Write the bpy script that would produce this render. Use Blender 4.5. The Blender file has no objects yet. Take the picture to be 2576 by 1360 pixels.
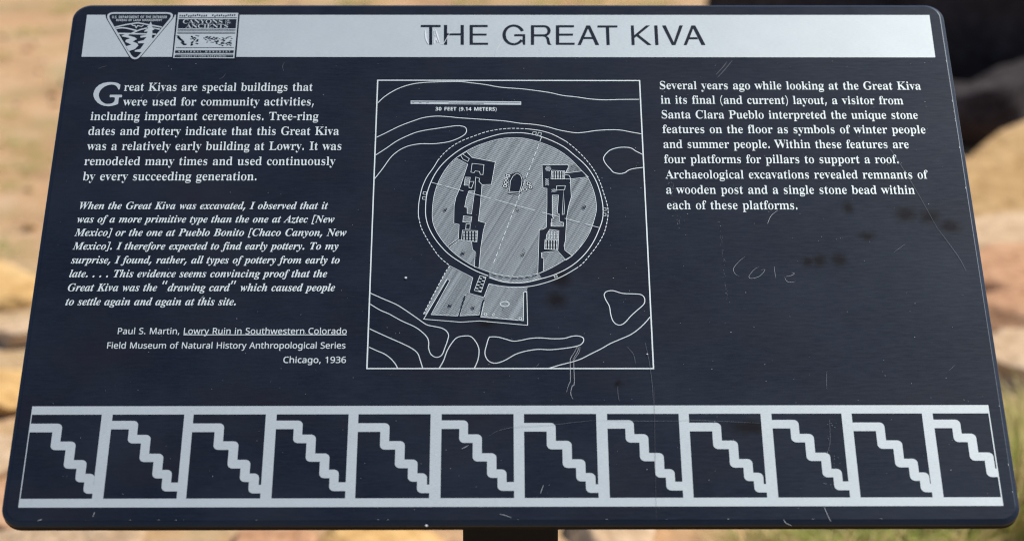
import bpy, bmesh, math, random
from mathutils import Vector, Matrix, noise

sc = bpy.context.scene
R = math.radians

# ------------------------------------------------------------------ camera
# Pose of the sign face solved from its printed rectangles (36 x 24 inch panel).
FPX, AX, AY, AZ, TX, TY, TZ = 5289.71956, -0.587680856, -0.00631101414, -0.00525408168, -0.00365019166, -0.303127518, 2.49759709
S = 0.883                       # printed width in metres
TILT = R(40)                    # panel tilt from the horizontal
TOP_Z = 1.20                    # height of the printed area's top edge
CAM_PITCH_NOTE = 'camera about 1.56 m above the ground, looking down about 16 degrees'

Rm = Matrix.Rotation(AX, 3, 'X') @ Matrix.Rotation(AY, 3, 'Y') @ Matrix.Rotation(AZ, 3, 'Z')
Tv = Vector((TX, TY, TZ))
Cp = -(Rm.transposed() @ Tv)    # camera in the sign's own plane frame
FLIP = Matrix(((1, 0, 0), (0, -1, 0), (0, 0, -1)))
PANEL_M = Matrix.Translation((0, 0, TOP_Z)) @ Matrix.Rotation(TILT, 4, 'X')
cam_pos = PANEL_M @ (FLIP @ Cp * S)
ax_r, ax_d, ax_f = (PANEL_M.to_3x3() @ (FLIP @ Vector(Rm[i])) for i in range(3))
cam_rot = Matrix((ax_r, -ax_d, -ax_f)).transposed()
cd = bpy.data.cameras.new('camera')
cam = bpy.data.objects.new('camera', cd)
sc.collection.objects.link(cam)
sc.camera = cam
cam.matrix_world = Matrix.Translation(cam_pos) @ cam_rot.to_4x4()
cd.sensor_width = 36
cd.lens = 36 * FPX / 2576
cd.clip_start, cd.clip_end = 0.05, 400
cd.dof.use_dof = True
cd.dof.focus_distance = 2.06
cd.dof.aperture_fstop = 4.2
cd.dof.aperture_blades = 9

# ------------------------------------------------------------------ light
SUN_EL, SUN_AZ = R(52), R(62)   # azimuth clockwise from +Y: behind the sign, to the right
world = bpy.data.worlds.new('World')
sc.world = world
world.use_nodes = True
wn = world.node_tree
sky = wn.nodes.new('ShaderNodeTexSky')
sky.sky_type = 'NISHITA'
sky.sun_disc = False
sky.sun_elevation = SUN_EL
sky.sun_rotation = SUN_AZ
sky.altitude = 2000
wn.links.new(sky.outputs[0], wn.nodes['Background'].inputs[0])
wn.nodes['Background'].inputs[1].default_value = 0.10
sd = bpy.data.lights.new('sun', 'SUN')
sd.energy = 4.6
sd.angle = R(0.53)
sd.color = (1.0, 0.94, 0.84)
sun = bpy.data.objects.new('sun', sd)
sc.collection.objects.link(sun)
sdir = Vector((math.sin(SUN_AZ) * math.cos(SUN_EL), math.cos(SUN_AZ) * math.cos(SUN_EL), math.sin(SUN_EL)))
sun.rotation_euler = (-sdir).to_track_quat('-Z', 'Y').to_euler()
sun.location = (3, 3, 6)
vs = sc.view_settings
vs.view_transform = 'Standard'
vs.look = 'None'
vs.exposure = 0.30
sc.cycles.filter_width = 1.1
vs.gamma = 1.0
vs.use_curve_mapping = False

# ------------------------------------------------------------------ pixel helpers
def P(u, v, z=0.0):             # photo pixel (2576-wide copy) -> point on the sign face, metres
    d = Rm.transposed() @ Vector(((u - 1288) / FPX, (v - 680) / FPX, 1.0))
    k = (-z / S - Cp.z) / d.z
    q = Cp + d * k
    return Vector((q.x * S, -q.y * S))
def Z(x0, y0, s):               # a helper for points read in an enlarged crop of the 3840-wide photo
    return lambda x, y: P((x0 + x / s) / 1.4906832, (y0 + y / s) / 1.4906832)
def ground_at(u, v, z=0.0):     # photo pixel -> point on the ground
    d = ax_r * ((u - 1288) / FPX) + ax_d * ((v - 680) / FPX) + ax_f
    k = (z - cam_pos.z) / d.z
    return cam_pos + d * k

# ------------------------------------------------------------------ materials
def mat(name):
    m = bpy.data.materials.new(name)
    m.use_nodes = True
    nt = m.node_tree
    return m, nt, nt.nodes['Principled BSDF']
def nd(nt, t, **kw):
    n = nt.nodes.new(t)
    for k, v in kw.items():
        setattr(n, k, v)
    return n
def tex_noise(nt, vec, scale, detail=4, rough=0.55):
    n = nd(nt, 'ShaderNodeTexNoise')
    n.inputs['Scale'].default_value = scale
    n.inputs['Detail'].default_value = detail
    n.inputs['Roughness'].default_value = rough
    if vec is not None:
        nt.links.new(vec, n.inputs['Vector'])
    return n.outputs['Fac']
def mapped(nt, scale):
    tc = nd(nt, 'ShaderNodeTexCoord')
    mp = nd(nt, 'ShaderNodeMapping')
    mp.inputs['Scale'].default_value = scale
    nt.links.new(tc.outputs['Object'], mp.inputs['Vector'])
    return mp.outputs['Vector']
def ramp(nt, fac, stops):
    r = nd(nt, 'ShaderNodeValToRGB')
    el = r.color_ramp.elements
    while len(el) < len(stops):
        el.new(0.5)
    for e, (p, c) in zip(el, stops):
        e.position = p
        e.color = (c[0], c[1], c[2], 1) if not isinstance(c, (int, float)) else (c, c, c, 1)
    nt.links.new(fac, r.inputs['Fac'])
    return r.outputs['Color']
def mixc(nt, fac, a, b, mode='MIX'):
    m = nd(nt, 'ShaderNodeMix', data_type='RGBA', blend_type=mode)
    for sock, val in ((m.inputs['Factor'], fac), (m.inputs['A'], a), (m.inputs['B'], b)):
        if hasattr(val, 'is_linked'):
            nt.links.new(val, sock)
        elif isinstance(val, (int, float)):
            sock.default_value = val
        else:
            sock.default_value = (*val, 1)
    return m.outputs['Result']
def mth(nt, op, a, b=None, clamp=False):
    m = nd(nt, 'ShaderNodeMath', operation=op, use_clamp=clamp)
    for i, val in enumerate((a, b)):
        if val is None:
            continue
        if hasattr(val, 'is_linked'):
            nt.links.new(val, m.inputs[i])
        else:
            m.inputs[i].default_value = val
    return m.outputs[0]
def bump(nt, bsdf, h, strength, dist):
    b = nd(nt, 'ShaderNodeBump')
    b.inputs['Strength'].default_value = strength
    b.inputs['Distance'].default_value = dist
    nt.links.new(h, b.inputs['Height'])
    nt.links.new(b.outputs[0], bsdf.inputs['Normal'])

z_right = Z(2440, 260, 2.1467)
z_low = Z(2640, 860, 2.1467)
z_map = Z(1300, 260, 2.1467)
z_st = (Z(0, 1450, 1.9815), Z(1300, 1450, 1.9815), Z(2540, 1450, 1.9815))
z_src = Z(0, 0, 1.0)

def make_dark():
    m, nt, b = mat('black_anodised_aluminium')
    fine = tex_noise(nt, mapped(nt, (230, 1500, 230)), 1.0, 3, 0.6)
    mid = tex_noise(nt, mapped(nt, (60, 420, 60)), 1.0, 3, 0.6)
    cloud = tex_noise(nt, mapped(nt, (9, 11, 9)), 1.0, 5, 0.6)
    col = ramp(nt, fine, [(0.32, (0.0030, 0.0042, 0.0088)), (0.7, (0.0105, 0.0135, 0.0235))])
    col = mixc(nt, 0.35, col, ramp(nt, mid, [(0.3, (0.0023, 0.0030, 0.0062)), (0.72, (0.0125, 0.0158, 0.0260))]))
    dust = ramp(nt, cloud, [(0.40, 0.0), (0.66, 1.0)])
    col = mixc(nt, mth(nt, 'MULTIPLY', dust, 0.55), col, (0.0185, 0.022, 0.031))
    warm = tex_noise(nt, mapped(nt, (5, 8, 5)), 1.7, 4, 0.6)
    col = mixc(nt, mth(nt, 'MULTIPLY', ramp(nt, warm, [(0.47, 0.0), (0.68, 1.0)]), 0.5), col, (0.013, 0.010, 0.011))
    # brown water and lichen blotches, each with its own place on the face
    spots = [(z_map(1690, 1852), 0.011, 0.010), (z_map(1725, 1682), 0.010, 0.011), (z_map(1120, 2050), 0.009, 0.006),
             (P(1555, 965), 0.0042, 0.0045), (z_low(1310, 50), 0.009, 0.007), (z_low(835, 262), 0.007, 0.006),
             (z_low(925, 252), 0.008, 0.009), (z_low(1090, 245), 0.009, 0.009), (z_right(1590, 1110), 0.006, 0.010),
             (z_right(2055, 1165), 0.012, 0.011), (z_right(2245, 1185), 0.012, 0.010), (z_right(2410, 1262), 0.012, 0.009),
             (z_st[2](540, 300), 0.020, 0.008)]
    tc = nd(nt, 'ShaderNodeTexCoord')
    wob = nd(nt, 'ShaderNodeTexNoise')
    wob.inputs['Scale'].default_value = 130
    wob.inputs['Detail'].default_value = 3
    nt.links.new(tc.outputs['Object'], wob.inputs['Vector'])
    off = nd(nt, 'ShaderNodeVectorMath', operation='MULTIPLY_ADD')
    nt.links.new(wob.outputs['Color'], off.inputs[0])
    off.inputs[1].default_value = (0.008, 0.008, 0)
    nt.links.new(tc.outputs['Object'], off.inputs[2])
    mask = None
    for c, rx, ry in spots:
        mp = nd(nt, 'ShaderNodeMapping', vector_type='TEXTURE')
        mp.inputs['Location'].default_value = (c.x + 0.004, c.y + 0.004, 0)
        mp.inputs['Scale'].default_value = (rx, ry, 1)
        nt.links.new(off.outputs[0], mp.inputs['Vector'])
        ln = nd(nt, 'ShaderNodeVectorMath', operation='LENGTH')
        nt.links.new(mp.outputs[0], ln.inputs[0])
        mr = nd(nt, 'ShaderNodeMapRange')
        mr.inputs['From Min'].default_value = 1.35
        mr.inputs['From Max'].default_value = 0.35
        nt.links.new(ln.outputs['Value'], mr.inputs['Value'])
        mask = mr.outputs[0] if mask is None else mth(nt, 'MAXIMUM', mask, mr.outputs[0])
    col = mixc(nt, mth(nt, 'MULTIPLY', mask, 0.85), col, (0.0075, 0.0052, 0.0052))
    nt.links.new(col, b.inputs['Base Color'])
    b.inputs['Specular Tint'].default_value = (0.62, 0.78, 1.0, 1)
    rg = mth(nt, 'ADD', mth(nt, 'MULTIPLY', mid, 0.10), 0.29)
    rg = mth(nt, 'ADD', rg, mth(nt, 'MULTIPLY', mask, 0.05))
    nt.links.new(rg, b.inputs['Roughness'])
    sp = mth(nt, 'SUBTRACT', 0.5, mth(nt, 'MULTIPLY', mask, 0.32))
    nt.links.new(sp, b.inputs['Specular IOR Level'])
    bump(nt, b, fine, 0.12, 0.0002)
    return m
def make_silver(name, base, rough, metal):
    m, nt, b = mat(name)
    fine = tex_noise(nt, mapped(nt, (240, 1600, 240)), 1.0, 3, 0.6)
    cloud = tex_noise(nt, mapped(nt, (22, 30, 22)), 1.0, 4, 0.6)
    f = mth(nt, 'ADD', mth(nt, 'MULTIPLY', fine, 0.6), mth(nt, 'MULTIPLY', cloud, 0.4))
    lo = tuple(c * 0.92 for c in base)
    hi = tuple(min(1, c * 1.06) for c in base)
    nt.links.new(ramp(nt, f, [(0.3, lo), (0.7, hi)]), b.inputs['Base Color'])
    b.inputs['Metallic'].default_value = metal
    nt.links.new(mth(nt, 'ADD', mth(nt, 'MULTIPLY', fine, 0.14), rough - 0.07), b.inputs['Roughness'])
    bump(nt, b, fine, 0.12, 0.0002)
    return m
DARK = make_dark()
SILVER = make_silver('etched_bare_aluminium', (0.570, 0.635, 0.655), 0.48, 0.45)
LETTER = make_silver('white_etched_lettering', (0.72, 0.80, 0.80), 0.52, 0.32)
def plain(name, col, rough=0.6, metal=0.0):
    m, nt, b = mat(name)
    n = tex_noise(nt, mapped(nt, (1, 1, 1)), 40, 4)
    nt.links.new(ramp(nt, n, [(0.3, tuple(c * 0.8 for c in col)), (0.7, tuple(c * 1.2 for c in col))]), b.inputs['Base Color'])
    b.inputs['Roughness'].default_value = rough
    b.inputs['Metallic'].default_value = metal
    return m
SCRATCH = plain('scratched_bare_metal', (0.62, 0.66, 0.68), 0.55, 0.3)
SCUFF = plain('faint_scuffed_metal', (0.20, 0.23, 0.27), 0.6, 0.2)
FAINT = plain('hazy_rubbed_metal', (0.055, 0.062, 0.080), 0.6, 0.1)
BLACK_STEEL = plain('black_powder_coated_steel', (0.004, 0.004, 0.0045), 0.6)
BLACK_STEEL.node_tree.nodes['Principled BSDF'].inputs['Specular IOR Level'].default_value = 0.2

# ------------------------------------------------------------------ mesh helpers
def obj(name, verts, faces, material, parent=None, smooth=False):
    me = bpy.data.meshes.new(name)
    me.from_pydata([tuple(v) for v in verts], [], faces)
    me.update()
    for m in (material if isinstance(material, (list, tuple)) else [material]):
        me.materials.append(m)
    if smooth:
        me.polygons.foreach_set('use_smooth', [True] * len(me.polygons))
    o = bpy.data.objects.new(name, me)
    sc.collection.objects.link(o)
    if parent:
        o.parent = parent
    return o
class Flat:                     # flat printed shapes on the sign face, joined into one mesh
    def __init__(self):
        self.v, self.f = [], []
    def poly(self, pts, z):
        b = len(self.v)
        a = sum(p[0] * q[1] - q[0] * p[1] for p, q in zip(pts, list(pts[1:]) + [pts[0]]))
        idx = list(range(b, b + len(pts)))
        self.v += [(p[0], p[1], z) for p in pts]
        self.f.append(idx if a > 0 else idx[::-1])
    def strip(self, a, c, z, closed=False):
        n = len(a)
        for i in range(n if closed else n - 1):
            j = (i + 1) % n
            self.poly([a[i], a[j], c[j], c[i]], z)
    def stroke(self, pts, w, z, closed=False, taper=False):
        pts = [Vector((p[0], p[1])) for p in pts]
        n = len(pts)
        L, Rr = [], []
        for i, p in enumerate(pts):
            if closed:
                a, c = pts[i - 1], pts[(i + 1) % n]
            else:
                a, c = pts[max(i - 1, 0)], pts[min(i + 1, n - 1)]
            d1, d2 = (p - a), (c - p)
            d1 = d1.normalized() if d1.length > 1e-9 else d2.normalized()
            d2 = d2.normalized() if d2.length > 1e-9 else d1
            t = (d1 + d2)
            t = t.normalized() if t.length > 1e-6 else d1
            nrm = Vector((-t.y, t.x))
            k = 1 / max(0.5, nrm.dot(Vector((-d1.y, d1.x))))
            h = w / 2 * k
            if taper and not closed:
                h *= 0.35 + 0.65 * math.sin(math.pi * (i + 0.3) / (n - 0.4))
            L.append(p + nrm * h)
            Rr.append(p - nrm * h)
        self.strip(L, Rr, z, closed)
    def disc(self, c, rx, ry, z, n=20):
        self.poly([(c[0] + rx * math.cos(2 * math.pi * i / n), c[1] + ry * math.sin(2 * math.pi * i / n)) for i in range(n)], z)
    def build(self, name, material, parent):
        return obj(name, self.v, self.f, material, parent)
def smooth_line(pts, closed=False, k=5):      # Catmull-Rom through the traced points
    pts = [Vector((p[0], p[1])) for p in pts]
    n = len(pts)
    out = []
    for i in range(n if closed else n - 1):
        p1, p2 = pts[i], pts[(i + 1) % n]
        p0 = pts[i - 1] if (closed or i > 0) else p1
        p3 = pts[(i + 2) % n] if (closed or i < n - 2) else p2
        for j in range(k):
            t = j / k
            out.append(0.5 * (2 * p1 + (p2 - p0) * t + (2 * p0 - 5 * p1 + 4 * p2 - p3) * t * t + (3 * p1 - p0 - 3 * p2 + p3) * t ** 3))
    if not closed:
        out.append(pts[-1])
    return out

# ------------------------------------------------------------------ the ground
def ground_height(x, y):
    h = 0.05 * noise.noise(Vector((x * 0.5, y * 0.5, 3.1))) + 0.018 * noise.noise(Vector((x * 2.3, y * 2.3, 7.7)))
    return h
def make_ground_mat():
    m, nt, b = mat('sandy_desert_soil')
    v = mapped(nt, (1, 1, 1))
    big = tex_noise(nt, v, 1.1, 5, 0.6)
    mid = tex_noise(nt, v, 4.5, 5, 0.65)
    fine = tex_noise(nt, v, 45, 4, 0.7)
    col = ramp(nt, big, [(0.3, (0.36, 0.19, 0.09)), (0.5, (0.52, 0.295, 0.145)), (0.7, (0.60, 0.39, 0.22))])
    col = mixc(nt, 0.45, col, ramp(nt, mid, [(0.36, (0.25, 0.13, 0.06)), (0.5, (0.54, 0.32, 0.15)), (0.64, (0.64, 0.48, 0.33))]))
    col = mixc(nt, 0.25, col, ramp(nt, fine, [(0.3, (0.25, 0.16, 0.09)), (0.7, (0.66, 0.52, 0.38))]))
    olive = tex_noise(nt, v, 2.3, 4, 0.6)
    col = mixc(nt, mth(nt, 'MULTIPLY', ramp(nt, olive, [(0.48, 0.0), (0.60, 1.0)]), 0.5), col, (0.30, 0.26, 0.11))
    nt.links.new(col, b.inputs['Base Color'])
    b.inputs['Roughness'].default_value = 0.95
    b.inputs['Specular IOR Level'].default_value = 0.1
    bump(nt, b, fine, 0.6, 0.02)
    return m
GROUND = make_ground_mat()
n = 181
def sp(i):
    t = 2 * i / (n - 1) - 1
    return 7 * t + 120 * t ** 7
gv = [(sp(i), 5 + sp(j), ground_height(sp(i), 5 + sp(j))) for j in range(n) for i in range(n)]
gf = [(j * n + i, j * n + i + 1, (j + 1) * n + i + 1, (j + 1) * n + i) for j in range(n - 1) for i in range(n - 1)]
g = obj('ground', gv, gf, GROUND, smooth=True)
g['kind'] = 'structure'
g['label'] = 'sunlit sandy soil behind the sign'

# ------------------------------------------------------------------ the sign
sign = bpy.data.objects.new('interpretive_sign', None)
sc.collection.objects.link(sign)
sign['label'] = 'black metal interpretive sign about the great kiva, tilted on a black post'
sign['category'] = 'sign'
pc = PANEL_M @ Vector((0, -0.29, -0.0106))     # centre of the panel's back
sign.location = (0, pc.y + 0.02, 0)
bpy.context.view_layer.update()
def under_sign(o, mw):
    o.parent = sign
    o.matrix_world = mw

# panel: rounded rectangle with a chamfered front rim
XL, XR, YT, YB = -0.4572, 0.4572, 0.0160, -0.5938
CR = 0.0195
def outline(ins):
    pts = []
    r = max(CR - ins, 0.001)
    for cx, cy, a0 in ((XR - CR, YT - CR, 0), (XL + CR, YT - CR, 90), (XL + CR, YB + CR, 180), (XR - CR, YB + CR, 270)):
        for k in range(13):
            a = R(a0 + 90 * k / 12)
            pts.append((cx + r * math.cos(a), cy + r * math.sin(a)))
    return pts
prof = [(0.0050, 0.0), (0.0043, -0.00012), (0.0038, -0.0004), (0.0008, -0.0024), (0.0002, -0.0032), (0.0, -0.0042), (0.0, -0.0100), (0.0006, -0.0110)]
pv, pf = [], []
loops = []
for ins, zz in prof:
    loops.append(len(pv))
    pv += [(x, y, zz) for x, y in outline(ins)]
m_ = 52
for a, c in zip(loops, loops[1:]):
    for i in range(m_):
        j = (i + 1) % m_
        pf.append((a + i, c + i, c + j, a + j))
pf.append(tuple(range(loops[0], loops[0] + m_)))
pf.append(tuple(range(loops[-1], loops[-1] + m_))[::-1])
EDGE = plain('black_painted_edge', (0.006, 0.006, 0.007), 0.7)
EDGE.node_tree.nodes['Principled BSDF'].inputs['Specular IOR Level'].default_value = 0.12
panel = obj('panel', pv, pf, [DARK, EDGE])
for i_, f_ in enumerate(panel.data.polygons):
    if 5 * m_ <= i_ < 7 * m_ or i_ == 7 * m_ + 1:
        f_.material_index = 1
panel['label'] = 'dark blue-black brushed metal panel with silver lettering'
bpy.context.view_layer.update()
under_sign(panel, PANEL_M)

# post and mounting frame below the panel
def box_verts(x0, x1, y0, y1, z0, z1, bev=0.003):
    bm = bmesh.new()
    bmesh.ops.create_cube(bm, size=1)
    for v in bm.verts:
        v.co = Vector(((x0 + x1) / 2 + v.co.x * (x1 - x0), (y0 + y1) / 2 + v.co.y * (y1 - y0), (z0 + z1) / 2 + v.co.z * (z1 - z0)))
    bmesh.ops.bevel(bm, geom=list(bm.edges), offset=bev, segments=2, affect='EDGES', profile=0.5)
    bm.verts.index_update()
    out = [v.co.copy() for v in bm.verts], [[v.index for v in f.verts] for f in bm.faces]
    bm.free()
    return out
pw = 0.0478
post_y = 0.02
top = pc.z - 0.05
vv, ff = box_verts(-pw + 0.0005, pw + 0.0005, -pw, pw, -0.1, top, 0.004)
for v in vv:                    # the head of the post is cut to the slope of the panel
    if v.z > top - 0.02:
        v.z += v.y * math.tan(TILT)
obj('post', vv, ff, BLACK_STEEL, sign)
vv, ff = box_verts(-0.20, 0.20, -0.44, -0.14, -0.0260, -0.0112, 0.002)
o = obj('mounting_plate', vv, ff, BLACK_STEEL)
under_sign(o, PANEL_M)
vv, ff = box_verts(-0.12, 0.12, -0.12, 0.12, 0.0, 0.075, 0.003)
obj('base_plate', vv, ff, BLACK_STEEL, sign)

Z1, Z2, Z3, Z4, Z5 = 0.00015, 0.00025, 0.00035, 0.00045, 0.00055

# ---- lettering
def bold_serif(s):
    return ''.join(chr(0x1D400 + ord(c) - 65) if 'A' <= c <= 'Z' else chr(0x1D41A + ord(c) - 97) if 'a' <= c <= 'z' else c for c in s)
def bold_italic(s):
    return ''.join(chr(0x1D468 + ord(c) - 65) if 'A' <= c <= 'Z' else chr(0x1D482 + ord(c) - 97) if 'a' <= c <= 'z' else c for c in s)
def sans(s):
    return ''.join(chr(0x1D5A0 + ord(c) - 65) if 'A' <= c <= 'Z' else chr(0x1D5BA + ord(c) - 97) if 'a' <= c <= 'z'
                   else chr(0x1D7E2 + ord(c) - 48) if '0' <= c <= '9' else c for c in s)
def bold_sans(s):
    return ''.join(chr(0x1D5D4 + ord(c) - 65) if 'A' <= c <= 'Z' else chr(0x1D5EE + ord(c) - 97) if 'a' <= c <= 'z'
                   else chr(0x1D7EC + ord(c) - 48) if '0' <= c <= '9' else c for c in s)
ALPHA = {}
try:                            # Blender's own bundled maths font holds the serif letters; without it the default font falls back to it by itself
    import os
    FONT = bpy.data.fonts.load(os.path.join(bpy.utils.system_resource('DATAFILES', path='fonts'), 'NotoSansMath-Regular.woff2'))
except Exception:
    FONT = None
THIN = {}
WEIGHT = {bold_serif: (-0.0115, 0.0060), sans: (0.004, 0.004), bold_italic: (0.001, 0.004)}   # stems slimmer, hairlines stronger
def load_glyphs(fn, chars):
    """meshes and advance widths of the characters of one lettering style, read from the built-in font"""
    chars = sorted(set(chars) - {' '})
    texts = []
    for ch in chars:
        c = bpy.data.curves.new('lettering', 'FONT')
        c.body = fn(ch) + '|'
        if FONT:
            c.font = FONT
        c.resolution_u = 3
        off = THIN.get(fn, 0.0)
        c.offset = off
        t = bpy.data.objects.new('lettering', c)
        sc.collection.objects.link(t)
        texts.append(t)
    bpy.context.view_layer.update()
    dg = bpy.context.evaluated_depsgraph_get()
    out = {}
    for ch, t in zip(chars, texts):
        ev = t.evaluated_get(dg)
        me = ev.to_mesh()
        co = [v.co.copy() for v in me.vertices]
        ps = [list(p.vertices) for p in me.polygons]
        ev.to_mesh_clear()
        xm = max(v.x for v in co)                           # right edge of the marker bar
        gl = [p for p in ps if min(co[i].x for i in p) <= xm - BAR_W - 2 * off - 1e-3]
        idx = sorted({i for p in gl for i in p})
        mp_ = {i: k for k, i in enumerate(idx)}
        verts = [(co[i].x, co[i].y) for i in idx]
        faces = []
        for p in gl:
            q = [mp_[i] for i in p]
            ar = sum(verts[q[k]][0] * verts[q[(k + 1) % len(q)]][1] - verts[q[(k + 1) % len(q)]][0] * verts[q[k]][1] for k in range(len(q)))
            faces.append(q if ar > 0 else q[::-1])
        if fn in WEIGHT:        # move the outline along its normal, differently in x and y
            cnt = {}
            for q in faces:
                for k in range(len(q)):
                    e = (q[k], q[(k + 1) % len(q)])
                    if (e[1], e[0]) in cnt:
                        del cnt[(e[1], e[0])]
                    else:
                        cnt[e] = 1
            nrm = [Vector((0.0, 0.0)) for _ in verts]
            for i0, i1 in cnt:
                d_ = Vector(verts[i1]) - Vector(verts[i0])
                if d_.length > 1e-7:
                    d_.normalize()
                    nrm[i0] += Vector((d_.y, -d_.x))
                    nrm[i1] += Vector((d_.y, -d_.x))
            wx, wy = WEIGHT[fn]
            moved = []
            for p_, n_ in zip(verts, nrm):
                if n_.length > 1e-6:
                    n_ = n_.normalized()
                    moved.append((p_[0] + n_.x * wx, p_[1] + n_.y * wy))
                else:
                    moved.append(p_)
            verts = moved
        if fn is bold_serif:    # rounder, wider letters
            gx = (min(p_[0] for p_ in verts) + max(p_[0] for p_ in verts)) / 2
            verts = [(gx + (p_[0] - gx) * 1.06, p_[1]) for p_ in verts]
        out[ch] = (verts, faces, xm - BAR_R - off)
    for t in texts:
        c = t.data
        bpy.data.objects.remove(t)
        bpy.data.curves.remove(c)
    return out
def bar_metrics():
    c = bpy.data.curves.new('lettering', 'FONT')
    c.body = '|'
    if FONT:
        c.font = FONT
    t = bpy.data.objects.new('lettering', c)
    sc.collection.objects.link(t)
    bpy.context.view_layer.update()
    ev = t.evaluated_get(bpy.context.evaluated_depsgraph_get())
    me = ev.to_mesh()
    xs = [v.co.x for v in me.vertices]
    ev.to_mesh_clear()
    bpy.data.objects.remove(t)
    bpy.data.curves.remove(c)
    return max(xs) - min(xs), max(xs)
BAR_W, BAR_R = bar_metrics()
def glyph(fn, ch):
    if fn not in ALPHA:
        import string
        ALPHA[fn] = load_glyphs(fn, string.ascii_uppercase + ('' if fn is bold_sans else string.ascii_lowercase) + ('0123456789' if fn in (sans, bold_sans) else '') + '.,-()[]')
    return ALPHA[fn][ch]
SPACE = {bold_serif: 0.235, bold_italic: 0.215, sans: 0.215, bold_sans: 0.28}
def boldened(verts, faces, ch, fn):
    """heavier points, commas, brackets and quotes for the bold styles"""
    cx = sum(v[0] for v in verts) / len(verts)
    k = 1.25 if ch in '.,' else 1.0
    out = []
    for x, y in verts:
        x, y = cx + (x - cx) * k, y * k
        if fn is bold_italic:
            x += 0.22 * y - 0.05
        out.append((x, y))
    return out
def text_mesh(s, fn, spacing=0.0):
    vs_, fs_ = [], []
    x = 0.0
    for ch in s:
        if ch == ' ':
            x += SPACE[fn] + spacing
            continue
        if ch in '\u201c\u201d':                            # quotation marks: pairs of raised commas
            v, f, adv = glyph(fn, ',')
            ys = [p[1] for p in v]
            xs = [p[0] for p in v]
            cx, cy = (min(xs) + max(xs)) / 2, (min(ys) + max(ys)) / 2
            for k in (0, 1):
                b = len(vs_)
                sg = -1 if ch == '\u201c' else 1
                vs_ += [(x + 0.10 + k * 0.17 + 1.25 * sg * (px - cx), 0.53 + 1.25 * sg * (py - cy)) for px, py in v]
                fs_ += [[i + b for i in p] for p in f]
            x += 0.40
            continue
        v, f, adv = glyph(fn, ch)
        if fn in (bold_serif, bold_italic) and ch in '.,()[]\u201c\u201d':
            v = boldened(v, f, ch, fn)
        b = len(vs_)
        vs_ += [(px + x, py) for px, py in v]
        fs_ += [[i + b for i in p] for p in f]
        x += adv + spacing
    return vs_, fs_
CAPS = {}
def cap_height(fn):
    if fn not in CAPS:
        v = glyph(fn, 'H')[0]
        CAPS[fn] = max(p[1] for p in v) - min(p[1] for p in v)
    return CAPS[fn]
def lettering(name, s, fn, left, right, cap, z, material, parent, spacing=0.0):
    """one line of text fitted between two points on the face; cap is the capital height in metres"""
    v, f = text_mesh(s, fn, spacing)
    x0, x1 = min(p[0] for p in v), max(p[0] for p in v)
    ky = cap / cap_height(fn)
    d = right - left
    nx = d.normalized()
    ny = Vector((-nx.y, nx.x))
    out = []
    for px, py in v:
        q = left + d * ((px - x0) / (x1 - x0)) + ny * (py * ky)
        out.append((q.x, q.y, z))
    return obj(name, out, f, material, parent)

zl = Z(200, 280, 2.24)
cap_l = (zl(800, 70) - zl(800, 137)).length
for s, x0, x1, y0 in (
        ('reat Kivas are special buildings that', 593, 2177, 137),
        ('were used for community activities,', 583, 2187, 260),
        ('including important ceremonies. Tree-ring', 310, 2225, 383),
        ('dates and pottery indicate that this Great Kiva', 292, 2398, 507),
        ('was a relatively early building at Lowry. It was', 280, 2418, 633),
        ('remodeled many times and used continuously', 258, 2368, 760),
        ('by every succeeding generation.', 245, 1705, 888)):
    lettering('text_line', s, bold_serif, zl(x0, y0), zl(x1, y0), cap_l, Z1, LETTER, panel, spacing=0.006)
zr = z_right
for s, x0, x1, y0, y1 in (
        ('Several years ago while looking at the Great Kiva', 75, 2177, 161, 165),
        ('in its final (and current) layout, a visitor from', 83, 2035, 277, 283),
        ('Santa Clara Pueblo interpreted the unique stone', 90, 2153, 396, 400),
        ('features on the floor as symbols of winter people', 97, 2215, 514, 517),
        ('and summer people. Within these features are', 104, 2080, 634, 636),
        ('four platforms for pillars to support a roof.', 110, 1997, 755, 757),
        ('Archaeological excavations revealed remnants of', 120, 2236, 879, 880),
        ('a wooden post and a single stone bead within', 126, 2128, 1001, 1003),
        ('each of these platforms.', 133, 1182, 1126, 1127)):
    lettering('text_line', s, bold_serif, zr(x0, y0), zr(x1, y1), cap_l, Z1, LETTER, panel, spacing=0.006)
zi = Z(200, 720, 2.0)
cap_i = (zi(800, 75) - zi(800, 128)).length
for s, x0, x1, y0 in (
        ('When the Great Kiva was excavated, I observed that it', 195, 2060, 128),
        ('was of a more primitive type than the one at Aztec [New', 177, 2108, 229),
        ('Mexico] or the one at Pueblo Bonito [Chaco Canyon, New', 157, 2198, 329),
        ('Mexico]. I therefore expected to find early pottery. To my', 143, 2138, 431),
        ('surprise, I found, rather, all types of pottery from early to', 131, 2147, 535),
        ('late. . . . This evidence seems convincing proof that the', 118, 2053, 638),
        ('Great Kiva was the \u201cdrawing card\u201d which caused people', 106, 2112, 742),
        ('to settle again and again at this site.', 90, 1368, 848)):
    lettering('text_line', s, bold_italic, zi(x0, y0), zi(x1, y0), cap_i, Z1, LETTER, panel)
cap_c = (zi(800, 1018) - zi(800, 1064)).length
for s, x0, x1, y0 in (
        ('Paul S. Martin, Lowry Ruin in Southwestern Colorado', 482, 2200, 1064),
        ('Field Museum of Natural History Anthropological Series', 402, 2190, 1172),
        ('Chicago, 1936', 1724, 2194, 1280)):
    lettering('text_line', s, sans, zi(x0, y0), zi(x1, y0), cap_c, Z1, LETTER, panel)
fl = Flat()
fl.stroke([zi(976, 1070), zi(2200, 1070)], 0.0008, Z2)
fl.build('underline', LETTER, panel)

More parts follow.
